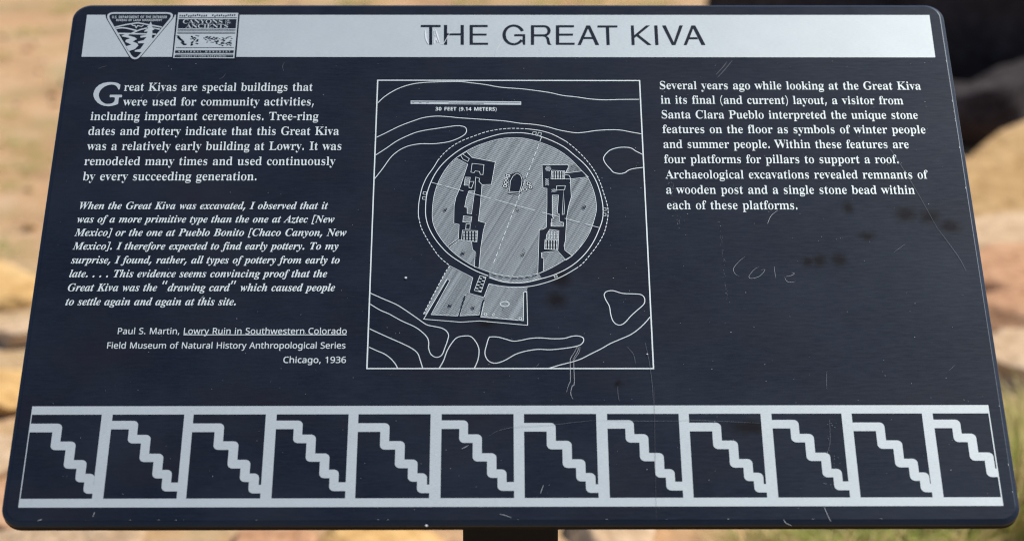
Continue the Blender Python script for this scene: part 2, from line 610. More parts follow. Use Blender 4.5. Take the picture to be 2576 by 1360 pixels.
# drop capital
zg = Z(330, 290, 11.333)
fl = Flat()
G_PTS = [(1375, 320), (1360, 490), (1330, 525), (1285, 525), (1250, 430), (1180, 360), (1080, 320), (970, 318), (840, 345), (700, 405),
         (590, 490), (510, 590), (465, 700), (462, 800), (490, 900), (550, 1000), (640, 1080), (740, 1130), (850, 1140), (960, 1130),
         (1060, 1090), (1120, 1030), (1140, 960), (1140, 880), (1115, 855), (935, 855), (920, 830), (925, 770), (945, 750), (1430, 750),
         (1450, 775), (1445, 840), (1420, 858), (1335, 858), (1310, 885), (1295, 1000), (1280, 1130), (1260, 1150), (1150, 1190),
         (1000, 1225), (850, 1238), (690, 1220), (540, 1170), (400, 1080), (300, 960), (240, 830), (228, 720), (260, 590), (340, 450),
         (470, 335), (640, 255), (820, 218), (1000, 212), (1150, 225), (1280, 260)]
fl.poly([zg(*p) for p in G_PTS], Z1)
fl.build('drop_capital', SILVER, panel)

# ---- title band
fl = Flat()
fl.poly([P(219, 38), P(2338, 38.5), P(2353, 145), P(205, 143.5)], Z1)
fl.build('title_band', SILVER, panel)
zt = Z(1540, 60, 2.2207)
fl = Flat()
def q4(x0, y0, x1, y1):
    fl.poly([zt(x0, y0), zt(x1, y0), zt(x1, y1), zt(x0, y1)], Z3)
def pl(*pts):
    fl.poly([zt(*p) for p in pts], Z3)
q4(85, 78, 250, 95); q4(155, 95, 180, 242)
q4(278, 78, 304, 242); q4(417, 78, 443, 242); q4(304, 148, 417, 163)
q4(492, 78, 518, 242); q4(518, 78, 642, 95); q4(518, 150, 633, 165); q4(518, 226, 645, 242)
def arc(cx, cy, rx, ry, ix, iy, a0, a1, k=28):
    A = [(cx + rx * math.cos(R(a0 + (a1 - a0) * i / k)), cy - ry * math.sin(R(a0 + (a1 - a0) * i / k))) for i in range(k + 1)]
    B = [(cx + ix * math.cos(R(a0 + (a1 - a0) * i / k)), cy - iy * math.sin(R(a0 + (a1 - a0) * i / k))) for i in range(k + 1)]
    fl.strip([zt(*p) for p in A], [zt(*p) for p in B], Z3)
arc(858, 160, 93, 86, 66, 69, 24, 327)
q4(863, 155, 954, 171); pl((934, 171), (954, 171), (954, 242), (938, 242), (931, 218))
q4(1002, 80, 1028, 242); q4(1028, 80, 1112, 96); arc(1112, 126, 54, 46, 28, 30, 90, -90, 14); q4(1028, 156, 1112, 172)
pl((1102, 172), (1132, 169), (1152, 186), (1158, 216), (1163, 232), (1175, 242), (1148, 242), (1138, 230), (1132, 195), (1122, 178))
q4(1210, 80, 1237, 242); q4(1237, 80, 1360, 97); q4(1237, 150, 1352, 166); q4(1237, 226, 1366, 242)
pl((1390, 244), (1463, 82), (1478, 82), (1478, 106), (1418, 244)); pl((1478, 82), (1494, 82), (1570, 244), (1540, 244), (1478, 106))
pl((1447, 178), (1510, 178), (1517, 194), (1440, 194))
q4(1556, 82, 1722, 98); pl((1626, 98), (1652, 98), (1658, 244), (1632, 244))
pl((1834, 82), (1858, 82), (1866, 244), (1841, 244)); pl((1960, 82), (1992, 82), (1864, 186), (1862, 163)); pl((1882, 171), (1898, 158), (2006, 244), (1973, 244))
pl((2028, 82), (2055, 82), (2064, 244), (2038, 244))
pl((2094, 82), (2124, 82), (2191, 222), (2191, 244), (2176, 244)); pl((2238, 82), (2267, 82), (2206, 244), (2191, 244), (2191, 222))
pl((2274, 244), (2338, 82), (2353, 82), (2353, 106), (2300, 244)); pl((2353, 82), (2370, 82), (2455, 244), (2423, 244), (2353, 106))
pl((2324, 180), (2386, 180), (2393, 196), (2318, 196))
o = fl.build('title_lettering', DARK, panel)
o['label'] = 'large dark capitals reading THE GREAT KIVA'

# ---- triangular agency emblem
ze = Z(380, 30, 4.7704)
E_ = lambda pts: [ze(*p) for p in pts]
tri = []
C3 = [Vector((68, 98)), Vector((1328, 98)), Vector((593, 976))]
for i in range(3):              # triangle with rounded corners
    p, a_, c_ = C3[i], C3[i - 1], C3[(i + 1) % 3]
    p0, p1 = p + (a_ - p).normalized() * 165, p + (c_ - p).normalized() * 165
    for k in range(9):
        t = k / 8
        tri.append(tuple(p0 * (1 - t) ** 2 + p * 2 * t * (1 - t) + p1 * t * t))
ctr = ze(663, 391)
fl = Flat()
fl.poly([ctr + (p - ctr) * 1.085 for p in E_(tri)], Z2)
em = fl.build('agency_emblem', DARK, panel)
em['label'] = 'triangular emblem with mountains, river and pine tree'
fl = Flat()
fl.stroke(E_(tri), 0.0022, Z3, closed=True)
fl.stroke(E_([(240, 352), (420, 308), (650, 272), (850, 308), (1085, 350)]), 0.0017, Z3)
fl.stroke(E_([(540, 305), (580, 325), (600, 320), (625, 365), (650, 322), (720, 340), (755, 315)]), 0.0011, Z4)
fl.stroke(smooth_line(E_([(262, 378), (350, 362), (470, 372), (630, 412)])), 0.0017, Z3)
fl.stroke(smooth_line(E_([(530, 470), (680, 402), (820, 367)])), 0.0017, Z4)
fl.stroke(E_([(930, 367), (1050, 387)]), 0.0016, Z3)
fl.stroke(E_([(300, 462), (980, 476)]), 0.0019, Z3)
fl.poly(E_([(360, 510), (450, 465), (520, 460), (480, 500), (600, 535), (640, 565), (560, 610), (640, 640), (665, 680), (600, 745), (490, 780), (440, 695), (540, 665), (430, 615), (440, 580), (520, 550), (380, 520)]), Z5)
fl.poly(E_([(885, 250), (905, 300), (900, 330), (925, 360), (945, 400), (910, 410), (915, 450), (905, 540), (935, 552), (720, 800), (600, 790), (600, 765), (700, 740), (770, 640), (660, 640), (655, 610), (760, 585), (810, 530), (700, 540), (700, 510), (800, 490), (830, 430), (765, 435), (780, 410), (840, 370), (820, 345), (860, 310)]), Z5)
fl.build('emblem_drawing', SILVER, panel)
def ecap(y0, y1):
    return (ze(600, y0) - ze(600, y1)).length
lettering('emblem_lettering', 'U.S. DEPARTMENT OF THE INTERIOR', bold_sans, ze(190, 192), ze(1175, 192), ecap(147, 192), Z3, SILVER, panel)
lettering('emblem_lettering', 'BUREAU OF LAND MANAGEMENT', bold_sans, ze(265, 243), ze(1085, 243), ecap(206, 243), Z3, SILVER, panel)

# ---- square monument emblem
fl = Flat()
fl.poly(E_([(1345, 68), (2480, 74), (2410, 925), (1262, 920)]), Z2)
em = fl.build('monument_emblem', DARK, panel)
em['label'] = 'square emblem with a line drawing of a ruin in a canyon'
fl = Flat()
fl.poly(E_([(1375, 88), (2452, 95), (2380, 905), (1285, 900)]), Z3)
fl.build('emblem_plate', SILVER, panel)
rnd = random.Random(5)
fl = Flat()
fl.poly(E_([(1390, 176), (2425, 176), (2424, 186), (1389, 186)]), Z4)
fl.poly(E_([(1385, 208), (2420, 208), (2405, 372), (1370, 372)]), Z4)
for y, h in ((392, 9), (414, 9), (448, 17), (712, 9), (832, 8)):
    sl = -0.092 * (y - 300)
    fl.poly(E_([(1376 + sl, y), (2412 + sl, y), (2411 + sl, y + h), (1375 + sl, y + h)]), Z4)
fl.poly(E_([(1325, 765), (2370, 765), (2366, 812), (1320, 812)]), Z4)
fl.poly(E_([(1315, 853), (2362, 853), (2359, 886), (1311, 886)]), Z4)
for i in range(26):
    x = 1405 + i * 39
    y = rnd.uniform(115, 135)
    if i in (13, 14):
        continue
    fl.poly(E_([(x, y), (x + 22, y + rnd.uniform(0, 12)), (x + 12, y + 34), (x - 10, y + 28)]), Z4)
def blot(cx, cy, rx, ry):
    k = 7
    fl.poly(E_([(cx + rx * rnd.uniform(0.5, 1.2) * math.cos(6.283 * i / k), cy + ry * rnd.uniform(0.5, 1.2) * math.sin(6.283 * i / k)) for i in range(k)]), Z4)
for i in range(26):
    t = i / 25
    blot(1370 + 165 * t * rnd.uniform(0.6, 1), 510 + 160 * t + rnd.uniform(-8, 14), 30, 10)
for i in range(26):
    blot(1610 + rnd.uniform(0, 130), 500 + i * 7, 24, 10)
for i in range(95):
    x = rnd.uniform(1840, 2340)
    blot(x, 515 + rnd.uniform(0, 1) * (170 if x > 2050 else 110), 22, 7)
fl.build('emblem_drawing', DARK, panel)
lettering('emblem_lettering', 'CANYONS', bold_serif, ze(1457, 286), ze(2165, 286), ecap(215, 286), Z5, SILVER, panel)
lettering('emblem_lettering', 'OF', bold_serif, ze(2222, 246), ze(2300, 246), ecap(218, 246), Z5, SILVER, panel)
lettering('emblem_lettering', 'THE', bold_serif, ze(2208, 284), ze(2320, 284), ecap(256, 284), Z5, SILVER, panel)
lettering('emblem_lettering', 'ANCIENTS', bold_serif, ze(1508, 366), ze(2265, 366), ecap(298, 366), Z5, SILVER, panel)
lettering('emblem_lettering', 'NATIONAL MONUMENT', bold_sans, ze(1380, 804), ze(2305, 804), ecap(773, 804), Z5, SILVER, panel, spacing=0.45)
lettering('emblem_lettering', 'BUREAU OF LAND MANAGEMENT', bold_sans, ze(1435, 881), ze(2235, 881), ecap(858, 881), Z5, SILVER, panel, spacing=0.2)

# ---- stepped border along the bottom
tiles = [(0, 240, 757), (0, 838, 1370), (0, 1439, 1976), (0, 2057, None), (1, 88, 624), (1, 706, 1240), (1, 1317, 1853),
         (1, 1934, 2466), (2, 84, 617), (2, 698, 1218), (2, 1294, 1816), (2, 1896, 2310)]
ytop = (204, 202, 196)
tx = []
for i, (k, a, c) in enumerate(tiles):
    xa = z_st[k](a, ytop[k]).x
    xb = z_st[k](c, ytop[k]).x if c is not None else z_st[1](15, 202).x
    tx.append([xa, xb])
YB0 = sum((z_st[k](1200, y).y for k, y in ((0, 143), (1, 139.5), (2, 134))), 0) / 3
YB1 = sum((z_st[k](1200, y).y for k, y in ((0, 204), (1, 202), (2, 196.5))), 0) / 3
YB2 = sum((z_st[k](1200, y).y for k, y in ((0, 829), (1, 826), (2, 817))), 0) / 3
YB3 = sum((z_st[k](1200, y).y for k, y in ((0, 894), (1, 890), (2, 882))), 0) / 3
BXL, BXR = z_st[0](240, 143).x, z_st[2](2310, 131).x
fl = Flat()
def rect(x0, x1, y0, y1, z=Z1):
    fl.poly([(x0, y0), (x1, y0), (x1, y1), (x0, y1)], z)
rect(BXL, BXR, YB0, YB1)
rect(BXL, BXR, YB2, YB3)
rect(BXL, BXL + 0.0009, YB1, YB2)
rect(BXR - 0.0011, BXR, YB1, YB2)
for (a0, a1), (b0, b1) in zip(tx, tx[1:]):
    rect(a1, b0, YB1, YB2)
fl.build('border_frame', SILVER, panel)
def rounded(x0, x1, y0, y1, tr, bl, r=0.0046):
    """y0 is the upper edge; rounds the upper right and the lower left corner"""
    p = [(x0, y0)]
    if tr:
        p += [(x1 - r + r * math.sin(R(90 * k / 6)), y0 - r + r * math.cos(R(90 * k / 6))) for k in range(7)]
    else:
        p.append((x1, y0))
    p.append((x1, y1))
    if bl:
        p += [(x0 + r - r * math.sin(R(90 * k / 6)), y1 + r - r * math.cos(R(90 * k / 6))) for k in range(7)]
    else:
        p.append((x0, y1))
    return p
stepA = [(85, 319, 268, 332), (247, 432, 401, 464), (358, 527, 538, 602), (454, 597, 640, 702), (522, 620, 724, 787)]
stepB = [(702, 902, 248, 311), (836, 1005, 352, 415), (936, 1113, 492, 553), (1043, 1188, 612, 675), (1121, 1246, 706, 771)]
def metric(st, ref):
    out = []
    for x0, x1, y0, y1 in st:
        out.append([z_st[1](x0, (y0 + y1) / 2).x - ref, z_st[1](x1, (y0 + y1) / 2).x - ref, z_st[1](650, y0).y, z_st[1](650, y1).y])
    return out
mA, mB = metric(stepA, tx[4][0]), metric(stepB, tx[5][0])
for i, (x0, x1) in enumerate(tx):
    st = mA if i % 2 == 0 else mB
    fl = Flat()
    last = len(st) - 1
    for k, (a, c, y0, y1) in enumerate(st):
        a0, c0 = x0 + a, x0 + c
        if k == 0:
            a0 = x0 if i else BXL + 0.0009
        if k == last:
            c0 = x1
        if i == 11:
            if a0 > BXR - 0.0011:
                break
            if k == 3:
                c0 = BXR - 0.0011
                fl.poly(rounded(a0, c0, y0, y1, False, True), Z1)
                break
        fl.poly(rounded(a0, c0, y0, y1, k < last, k > 0), Z1)
        if k < last:            # riser down to the next step: shared width of both steps
            fl.poly([(x0 + st[k + 1][0], y1), (c0, y1), (c0, st[k + 1][2]), (x0 + st[k + 1][0], st[k + 1][2])], Z1)
    fl.build('stepped_motif', SILVER, panel)

# ---- plan of the kiva
M = lambda pts, dy=0: [z_map(x, y + dy) for x, y in pts]
LO = 1202
fl = Flat()
fl.stroke(M([(250, 90), (2358, 93), (2470, 2407), (163, 2407)]), 0.0013, Z2, closed=True)
fl.build('map_frame', LETTER, panel)
fl = Flat()
LW = 0.00085
contours = [
    [(252, 270), (300, 225), (360, 185), (430, 150), (520, 122), (620, 108), (760, 102), (905, 100), (1000, 110), (1120, 125), (1240, 146), (1400, 158), (1520, 172), (1640, 190), (1740, 212), (1850, 224), (1960, 240), (2080, 247), (2200, 244), (2355, 243)],
    [(240, 548), (300, 520), (360, 490), (440, 452), (540, 415), (620, 390), (720, 378), (820, 383), (900, 391), (1000, 398), (1120, 406), (1250, 415), (1320, 424), (1400, 436), (1500, 444), (1600, 460), (1700, 487), (1780, 503), (1850, 512), (1920, 507), (2000, 495), (2100, 488), (2200, 490), (2300, 508), (2372, 520)],
    [(235, 690), (320, 635), (400, 580), (480, 540), (560, 508), (640, 490), (760, 472), (840, 460), (900, 455), (950, 465), (965, 490), (955, 520), (920, 545), (860, 572), (800, 588), (700, 600), (600, 600), (520, 612), (460, 632), (400, 668), (350, 715), (300, 785), (262, 835), (226, 880)],
    [(2380, 685), (2330, 660), (2290, 635), (2240, 628), (2180, 632), (2120, 652), (2080, 690), (2068, 722), (2085, 760), (2120, 800), (2150, 830), (2200, 840), (2240, 832), (2270, 812), (2310, 800), (2385, 790)]]
low = [
    ([(190, 598), (280, 638), (400, 690), (480, 740), (560, 795), (640, 850), (700, 865), (760, 878), (800, 900), (820, 935), (810, 985), (790, 1040), (770, 1090), (740, 1112), (705, 1110), (675, 1085), (660, 1040), (660, 990), (645, 950), (600, 905), (540, 865), (440, 820), (340, 765), (270, 735), (190, 687)], False),
    ([(185, 885), (260, 920), (360, 965), (440, 1000), (520, 1040), (570, 1080), (590, 1130), (612, 1202)], False),
    ([(180, 1032), (240, 1060), (300, 1085), (350, 1120), (390, 1165), (410, 1202)], False),
    ([(745, 1202), (780, 1140), (810, 1060), (850, 995), (890, 955), (950, 942), (1000, 948), (1040, 990), (1065, 1050), (1060, 1120), (1045, 1165), (1028, 1202)], False),
    ([(1145, 958), (1165, 950), (1220, 952), (1280, 968), (1340, 984), (1400, 978), (1480, 962), (1560, 958), (1660, 965), (1750, 962), (1810, 946), (1860, 942), (1900, 955), (1908, 980), (1890, 1008), (1850, 1025), (1770, 1040), (1640, 1053), (1540, 1050), (1440, 1065), (1360, 1090), (1280, 1135), (1220, 1158), (1170, 1158), (1130, 1130), (1113, 1080), (1125, 1020)], True),
    ([(2115, 580), (2150, 580), (2220, 600), (2300, 604), (2360, 608), (2390, 625), (2400, 655), (2390, 690), (2340, 735), (2290, 780), (2240, 835), (2200, 855), (2165, 845), (2140, 815), (2125, 765), (2115, 705), (2085, 650), (2073, 615), (2085, 590)], True),
    ([(2442, 790), (2400, 840), (2340, 895), (2280, 935), (2200, 970), (2120, 1005), (2050, 1045), (1960, 1090), (1880, 1130), (1800, 1155), (1720, 1175), (1630, 1202)], False)]
for c in contours:
    fl.stroke(smooth_line(M(c)), LW, Z1)
for c, cl in low:
    fl.stroke(smooth_line(M(c, LO), cl), LW, Z1, closed=cl)
fl.build('contour_line', LETTER, panel)

fl = Flat()
fl.poly(M([(515, 253), (1405, 260), (1405, 288), (515, 280)]), Z1)
fl.build('scale_bar', SILVER, panel)
fl = Flat()
for x0, x1, y, in ((522, 820, 262), (820, 1398, 267), (526, 545, 270), (582, 604, 271), (640, 662, 272), (820, 1105, 276)):
    fl.stroke(M([(x0, y), (x1, y + (x1 - x0) * 0.006)]), 0.00036, Z2)
fl.build('scale_marks', DARK, panel)
lettering('scale_lettering', '30 FEET (9.14 METERS)', bold_sans, z_map(715, 333), z_map(1207, 335), (z_map(900, 305) - z_map(900, 333)).length, Z1, LETTER, panel)

disk = [(1380, 552), (1240, 560), (1110, 595), (1000, 640), (880, 715), (800, 800), (740, 905), (705, 1010), (690, 1130), (692, 1220), (715, 1290), (760, 1365), (820, 1437), (880, 1492), (950, 1542), (1030, 1587), (1150, 1632), (1250, 1657), (1350, 1670), (1450, 1667), (1550, 1642), (1650, 1597), (1760, 1532), (1820, 1495), (1900, 1405), (1960, 1305), (1995, 1202), (2010, 1130), (2005, 1050), (1985, 970), (1945, 880), (1890, 815), (1820, 740), (1740, 675), (1640, 620), (1500, 572)]
left_st = [(880, 715), (965, 665), (1010, 712), (1197, 748), (1165, 928), (1090, 930), (1075, 1100), (1060, 1222), (1118, 1237), (1100, 1302), (1080, 1432), (1065, 1600), (1028, 1590), (1035, 1470), (1012, 1450), (1005, 1387), (925, 1374), (905, 1372), (822, 1437), (812, 1425), (900, 1362), (905, 1250), (862, 1240), (865, 1100), (880, 1030), (910, 960), (940, 870), (975, 765)]
right_st = [(1572, 772), (1775, 770), (1790, 780), (1760, 838), (1895, 820), (1945, 868), (1800, 885), (1805, 970), (1808, 1030), (1785, 1110), (1770, 1200), (1765, 1302), (1760, 1382), (1750, 1420), (1757, 1457), (1815, 1502), (1765, 1537), (1700, 1464), (1600, 1472), (1567, 1477), (1570, 1517), (1587, 1522), (1582, 1627), (1538, 1647), (1550, 1292), (1582, 1288), (1607, 1272), (1612, 1100), (1612, 960), (1580, 955)]
hearth = [(1340, 860), (1370, 838), (1400, 855), (1412, 890), (1408, 930), (1395, 975), (1387, 1003), (1305, 997), (1312, 965), (1318, 900)]
def oval(cx, cy, rx, ry, k=10):
    return [(cx + rx * math.cos(6.2832 * i / k), cy + ry * math.sin(6.2832 * i / k)) for i in range(k)]
ovals = [(1297, 858, 12, 9), (1283, 882, 11, 9), (1280, 912, 13, 11), (1275, 940, 13, 10), (1465, 922, 13, 12), (1480, 950, 12, 10), (1435, 968, 17, 10)]
hatch_dir = (z_map(1500, 840) - z_map(1400, 1000)).normalized()
hatch_nrm = Vector((-hatch_dir.y, hatch_dir.x))
PITCH = (z_map(1400, 1000) - z_map(1410.4, 1000)).length * abs(hatch_dir.y)
def hatch(flat, regions, z, pitch=PITCH, w=0.47):
    """regions: traced outlines; even-odd rule, so an outline inside another is a hole"""
    segs = []
    for r in regions:
        q = M(r)
        segs += list(zip(q, q[1:] + [q[0]]))
    ds = [p.dot(hatch_nrm) for s in segs for p in s]
    k0, k1 = math.floor(min(ds) / pitch), math.ceil(max(ds) / pitch)
    for k in range(k0, k1 + 1):
        d = k * pitch + pitch * 0.37
        xs = []
        for a, c in segs:
            da, dc = a.dot(hatch_nrm) - d, c.dot(hatch_nrm) - d
            if (da > 0) != (dc > 0):
                t = da / (da - dc)
                xs.append((a + (c - a) * t).dot(hatch_dir))
        xs.sort()
        for s0, s1 in zip(xs[::2], xs[1::2]):
            if s1 - s0 < 0.0003:
                continue
            b0, b1 = hatch_nrm * d + hatch_dir * s0, hatch_nrm * d + hatch_dir * s1
            h = hatch_nrm * (pitch * w / 2) * (1 + 0.42 * noise.noise(Vector((k * 0.33, s0 * 8, 1.7))) + 0.30 * noise.noise(Vector((k * 1.1, s0 * 8, 9.2))))
            flat.poly([b0 - h, b1 - h, b1 + h, b0 + h], z)
fl = Flat()
big_holes = [oval(1343, 925, 84, 98, 14)]
sm = [oval(1283, 898, 34, 62, 12), oval(1460, 948, 44, 40, 12)]
hatch(fl, [disk, left_st, right_st, [(1300, 850), (1345, 838), (1372, 826), (1405, 845), (1422, 890), (1418, 935), (1402, 985), (1394, 1013), (1298, 1006), (1305, 960), (1310, 900)]] + [oval(a, b_, c + 9, d + 9) for a, b_, c, d in ovals], Z1)
annexes = [
    [(830, 385), (1015, 475), (985, 600), (955, 612), (895, 783), (680, 772), (832, 495), (808, 488), (640, 772), (620, 765), (790, 440)],
    [(957, 612), (985, 602), (1105, 633), (1100, 670), (1065, 775), (912, 782)],
    [(1145, 525), (1250, 542), (1350, 552), (1455, 552), (1450, 590), (1425, 590), (1422, 820), (1080, 790), (1107, 670), (1110, 630)],
    [(1148, 435), (1250, 458), (1350, 472), (1450, 468), (1550, 444), (1570, 482), (1450, 512), (1350, 517), (1250, 507), (1148, 472)]]
for r in annexes:
    hatch(fl, [[(x, y + LO) for x, y in r]], Z1)
for r in ([(955, 870), (995, 872), (985, 935), (945, 935)], [(985, 980), (1030, 982), (1005, 1165), (970, 1160), (970, 1115), (950, 1110), (965, 1030)],
          [(940, 1182), (1008, 1187), (1000, 1235), (935, 1230)], oval(1622, 800, 24, 22), [(1600, 880), (1625, 880), (1630, 935), (1597, 935)],
          [(1650, 965), (1685, 962), (1690, 985), (1650, 990)],
          [(1655, 1015), (1705, 1015), (1695, 1160), (1710, 1165), (1712, 1225), (1747, 1235), (1745, 1265), (1650, 1265), (1650, 1205), (1668, 1200), (1655, 1190)],
          [(1635, 1290), (1708, 1300), (1705, 1372), (1605, 1370), (1610, 1330)], [(1792, 775), (1840, 765), (1885, 818), (1785, 830)]):
    hatch(fl, [r], Z1)
o = fl.build('floor_hatching', SILVER, panel)
o['label'] = 'fine slanting lines shading the floor of the plan'

fl = Flat()
TW, MW = 0.0005, 0.0009
def dash(pts, on, off, w, z):
    L = smooth_line(M(pts), False, 8)
    acc, cur, pen = 0.0, [L[0]], True
    for a, c in zip(L, L[1:]):
        seg = (c - a).length
        pos = 0.0
        while acc + seg - pos >= (on if pen else off):
            pos += (on if pen else off) - acc
            pt = a + (c - a) * (pos / seg)
            if pen:
                cur.append(pt)
                if len(cur) > 1:
                    fl.stroke(cur, w, z)
            cur = [pt]
            pen = not pen
            acc = 0.0
        acc += seg - pos
        if pen:
            cur.append(c)
    if pen and len(cur) > 1:
        fl.stroke(cur, w, z)
fl.stroke(smooth_line(M(disk), True, 4), TW, Z2, closed=True)
for r in (left_st, right_st):
    fl.stroke(M(r), TW, Z3, closed=True)
ring = [(1140, 1662), (1040, 1622), (940, 1567), (840, 1502), (770, 1437), (710, 1362), (665, 1282), (640, 1202), (635, 1120), (645, 1010), (680, 905), (730, 815), (800, 735), (900, 655), (1010, 595), (1120, 555), (1250, 520), (1380, 512), (1480, 522), (1600, 555), (1740, 620), (1830, 690), (1920, 770), (1980, 850), (2020, 930), (2050, 1030), (2064, 1120), (2060, 1202), (2035, 1282), (1990, 1382), (1930, 1472), (1850, 1552), (1760, 1612), (1660, 1657), (1570, 1684), (1450, 1713), (1350, 1718), (1250, 1708), (1145, 1674)]
fl.stroke(smooth_line(M(ring)), MW, Z2)
dd = [[(733, 735), (780, 680), (850, 620), (930, 575), (1020, 540), (1120, 505), (1220, 485), (1330, 476), (1450, 480)],
      [(1765, 580), (1840, 640), (1920, 720), (1990, 810), (2040, 910), (2070, 1000), (2095, 1080), (2105, 1150), (2095, 1232), (2070, 1322), (2020, 1412), (1960, 1492), (1900, 1562), (1850, 1600)],
      [(580, 1192), (600, 1272), (640, 1352), (690, 1432), (750, 1512), (830, 1580)]]
for d in dd:
    dash(d, 0.0031, 0.0013, 0.0008, Z1)
for s in ([(733, 735), (700, 790), (650, 860), (620, 920), (600, 980), (582, 1070), (577, 1150), (580, 1192)],
          [(1450, 480), (1560, 495), (1660, 525), (1765, 580)],
          [(1850, 1600), (1780, 1642), (1700, 1682), (1600, 1717), (1500, 1742), (1400, 1752), (1300, 1750), (1200, 1737), (1145, 1725)]):
    fl.stroke(smooth_line(M(s)), 0.0008, Z1)
for s in ([(1495, 527), (1500, 505), (1527, 508), (1522, 530)], [(1537, 533), (1543, 510), (1568, 515), (1563, 537)],
          [(645, 990), (617, 988), (615, 1007), (640, 1010)], [(640, 1030), (612, 1028), (610, 1047), (637, 1050)],
          [(2062, 1118), (2088, 1118), (2088, 1138), (2062, 1138)], [(2062, 1160), (2087, 1160), (2087, 1180), (2062, 1180)],
          [(1668, 1664), (1690, 1657), (1697, 1670), (1675, 1678)],
          [(1010, 760), (1105, 770), (1097, 850), (1075, 848), (1070, 825), (1035, 820), (1025, 835), (1000, 830)],
          [(955, 870), (995, 872), (985, 935), (945, 935)], [(985, 905), (1025, 905), (1005, 960), (985, 955)],
          [(985, 980), (1030, 982), (1005, 1165), (970, 1160), (970, 1115), (950, 1110), (965, 1030)],
          [(940, 1182), (1008, 1187), (1000, 1235), (935, 1230)], [(962, 1245), (995, 1245), (992, 1290), (958, 1288)],
          [(932, 1297), (1055, 1300), (1048, 1390), (925, 1375)], [(1650, 815), (1755, 820), (1752, 885), (1645, 885)],
          [(1755, 850), (1790, 855), (1805, 885), (1754, 885)], [(1690, 940), (1760, 938), (1755, 970), (1690, 975)],
          [(1655, 1015), (1705, 1015), (1695, 1160), (1710, 1165), (1712, 1225), (1747, 1235), (1745, 1265), (1650, 1265), (1650, 1205), (1668, 1200), (1655, 1190)],
          [(1745, 975), (1735, 1170), (1750, 1168), (1752, 1110)], [(1645, 1238), (1660, 1238), (1660, 1264), (1645, 1264)],
          [(1635, 1290), (1708, 1300), (1705, 1372), (1605, 1370), (1610, 1330)],
          [(1597, 1372), (1705, 1374), (1700, 1454), (1592, 1447)], [(915, 690), (930, 682), (987, 722), (975, 745), (935, 725)], hearth):
    fl.stroke(M(s), TW, Z4, closed=True)
fl.stroke(M([(1308, 985), (1392, 990)]), TW, Z5)
fl.stroke(M([(1032, 985), (1038, 870), (1070, 880), (1065, 905), (1090, 930)]), TW, Z4)
for a, b_, c, d in ovals:
    fl.stroke(M(oval(a, b_, c, d)), 0.0008, Z4, closed=True)
for x0, y0, x1, y1, nx_, ny_ in ((945, 1308, 1042, 1380, 5, 7), (1660, 826, 1742, 878, 5, 6), (1605, 1382, 1692, 1444, 5, 7), (1630, 1310, 1695, 1360, 4, 5)):
    for i in range(nx_):
        x = x0 + (x1 - x0) * i / (nx_ - 1)
        for j in range(ny_):
            y = y0 + (y1 - y0) * j / (ny_ - 1)
            fl.poly(M([(x - 5, y - 3), (x + 5, y - 3), (x + 4, y + 4), (x - 5, y + 4)]), Z2)
t0 = 0
for a, c in ((680, 770), (790, 940), (975, 1160), (1200, 1390), (1400, 1520), (1570, 1710), (1755, 1880), (1920, 2030)):
    fl.stroke(M([(a, 912 + (a - 680) * 0.269), (c, 912 + (c - 680) * 0.269)]), 0.00055, Z5)
for i in range(18):
    t1, t2 = i / 18, (i + 0.72) / 18
    fl.stroke(M([(1570 - 395 * t1, 545 + 1035 * t1), (1570 - 395 * t2, 545 + 1035 * t2)]), 0.0006, Z5)
# annex walls, vestibule and ladder
L_ = lambda pts: M(pts, LO)
fl.stroke(L_([(808, 488), (832, 495), (680, 772), (895, 783), (955, 612)]), TW, Z3)
fl.stroke(L_([(808, 488), (620, 808), (920, 832), (1070, 822), (1457, 857), (1450, 590), (1425, 590), (1422, 820), (1080, 790), (1107, 670)]), MW * 0.75, Z2)
fl.stroke(L_([(957, 612), (912, 782), (1065, 775), (1100, 670)]), TW, Z4)
fl.stroke(L_([(830, 380), (1015, 475), (985, 600), (1105, 633), (1145, 525)]), TW, Z3)
dash([(830, 1582), (790, 1642), (700, 1812), (618, 1970)], 0.003, 0.0014, 0.0008, Z2)
fl.stroke(L_([(1072, 460), (1122, 470), (1082, 592), (1028, 578)]), TW, Z4, closed=True)
for i in range(9):
    t = (i + 0.5) / 9
    a = (1072 - 44 * t, 460 + 118 * t)
    c = (1122 - 40 * t, 470 + 122 * t)
    fl.stroke(L_([(a[0] + 3, a[1]), (a[0] * 0.55 + c[0] * 0.45, a[1] * 0.55 + c[1] * 0.45)] if i % 2 else [(a[0] * 0.45 + c[0] * 0.55, a[1] * 0.45 + c[1] * 0.55), (c[0] - 3, c[1])]), 0.0009, Z3)
fl.stroke(L_(oval(1273, 688, 36, 20, 16)), 0.0009, Z5, closed=True)
for a, b_ in ((1118, 770), (1183, 775), (1398, 805)):
    fl.stroke(L_(oval(a, b_, 11, 11)), TW, Z5, closed=True)
for i in range(7):
    x = 1165 + i * 55
    fl.stroke(L_([(x, 436 + 30 * math.sin(i / 6 * 2.6)), (x + 38, 440 + 30 * math.sin((i + 0.8) / 6 * 2.6))]), TW, Z5)
o = fl.build('plan_linework', LETTER, panel)
o['label'] = 'silver line drawing of the round kiva in plan'

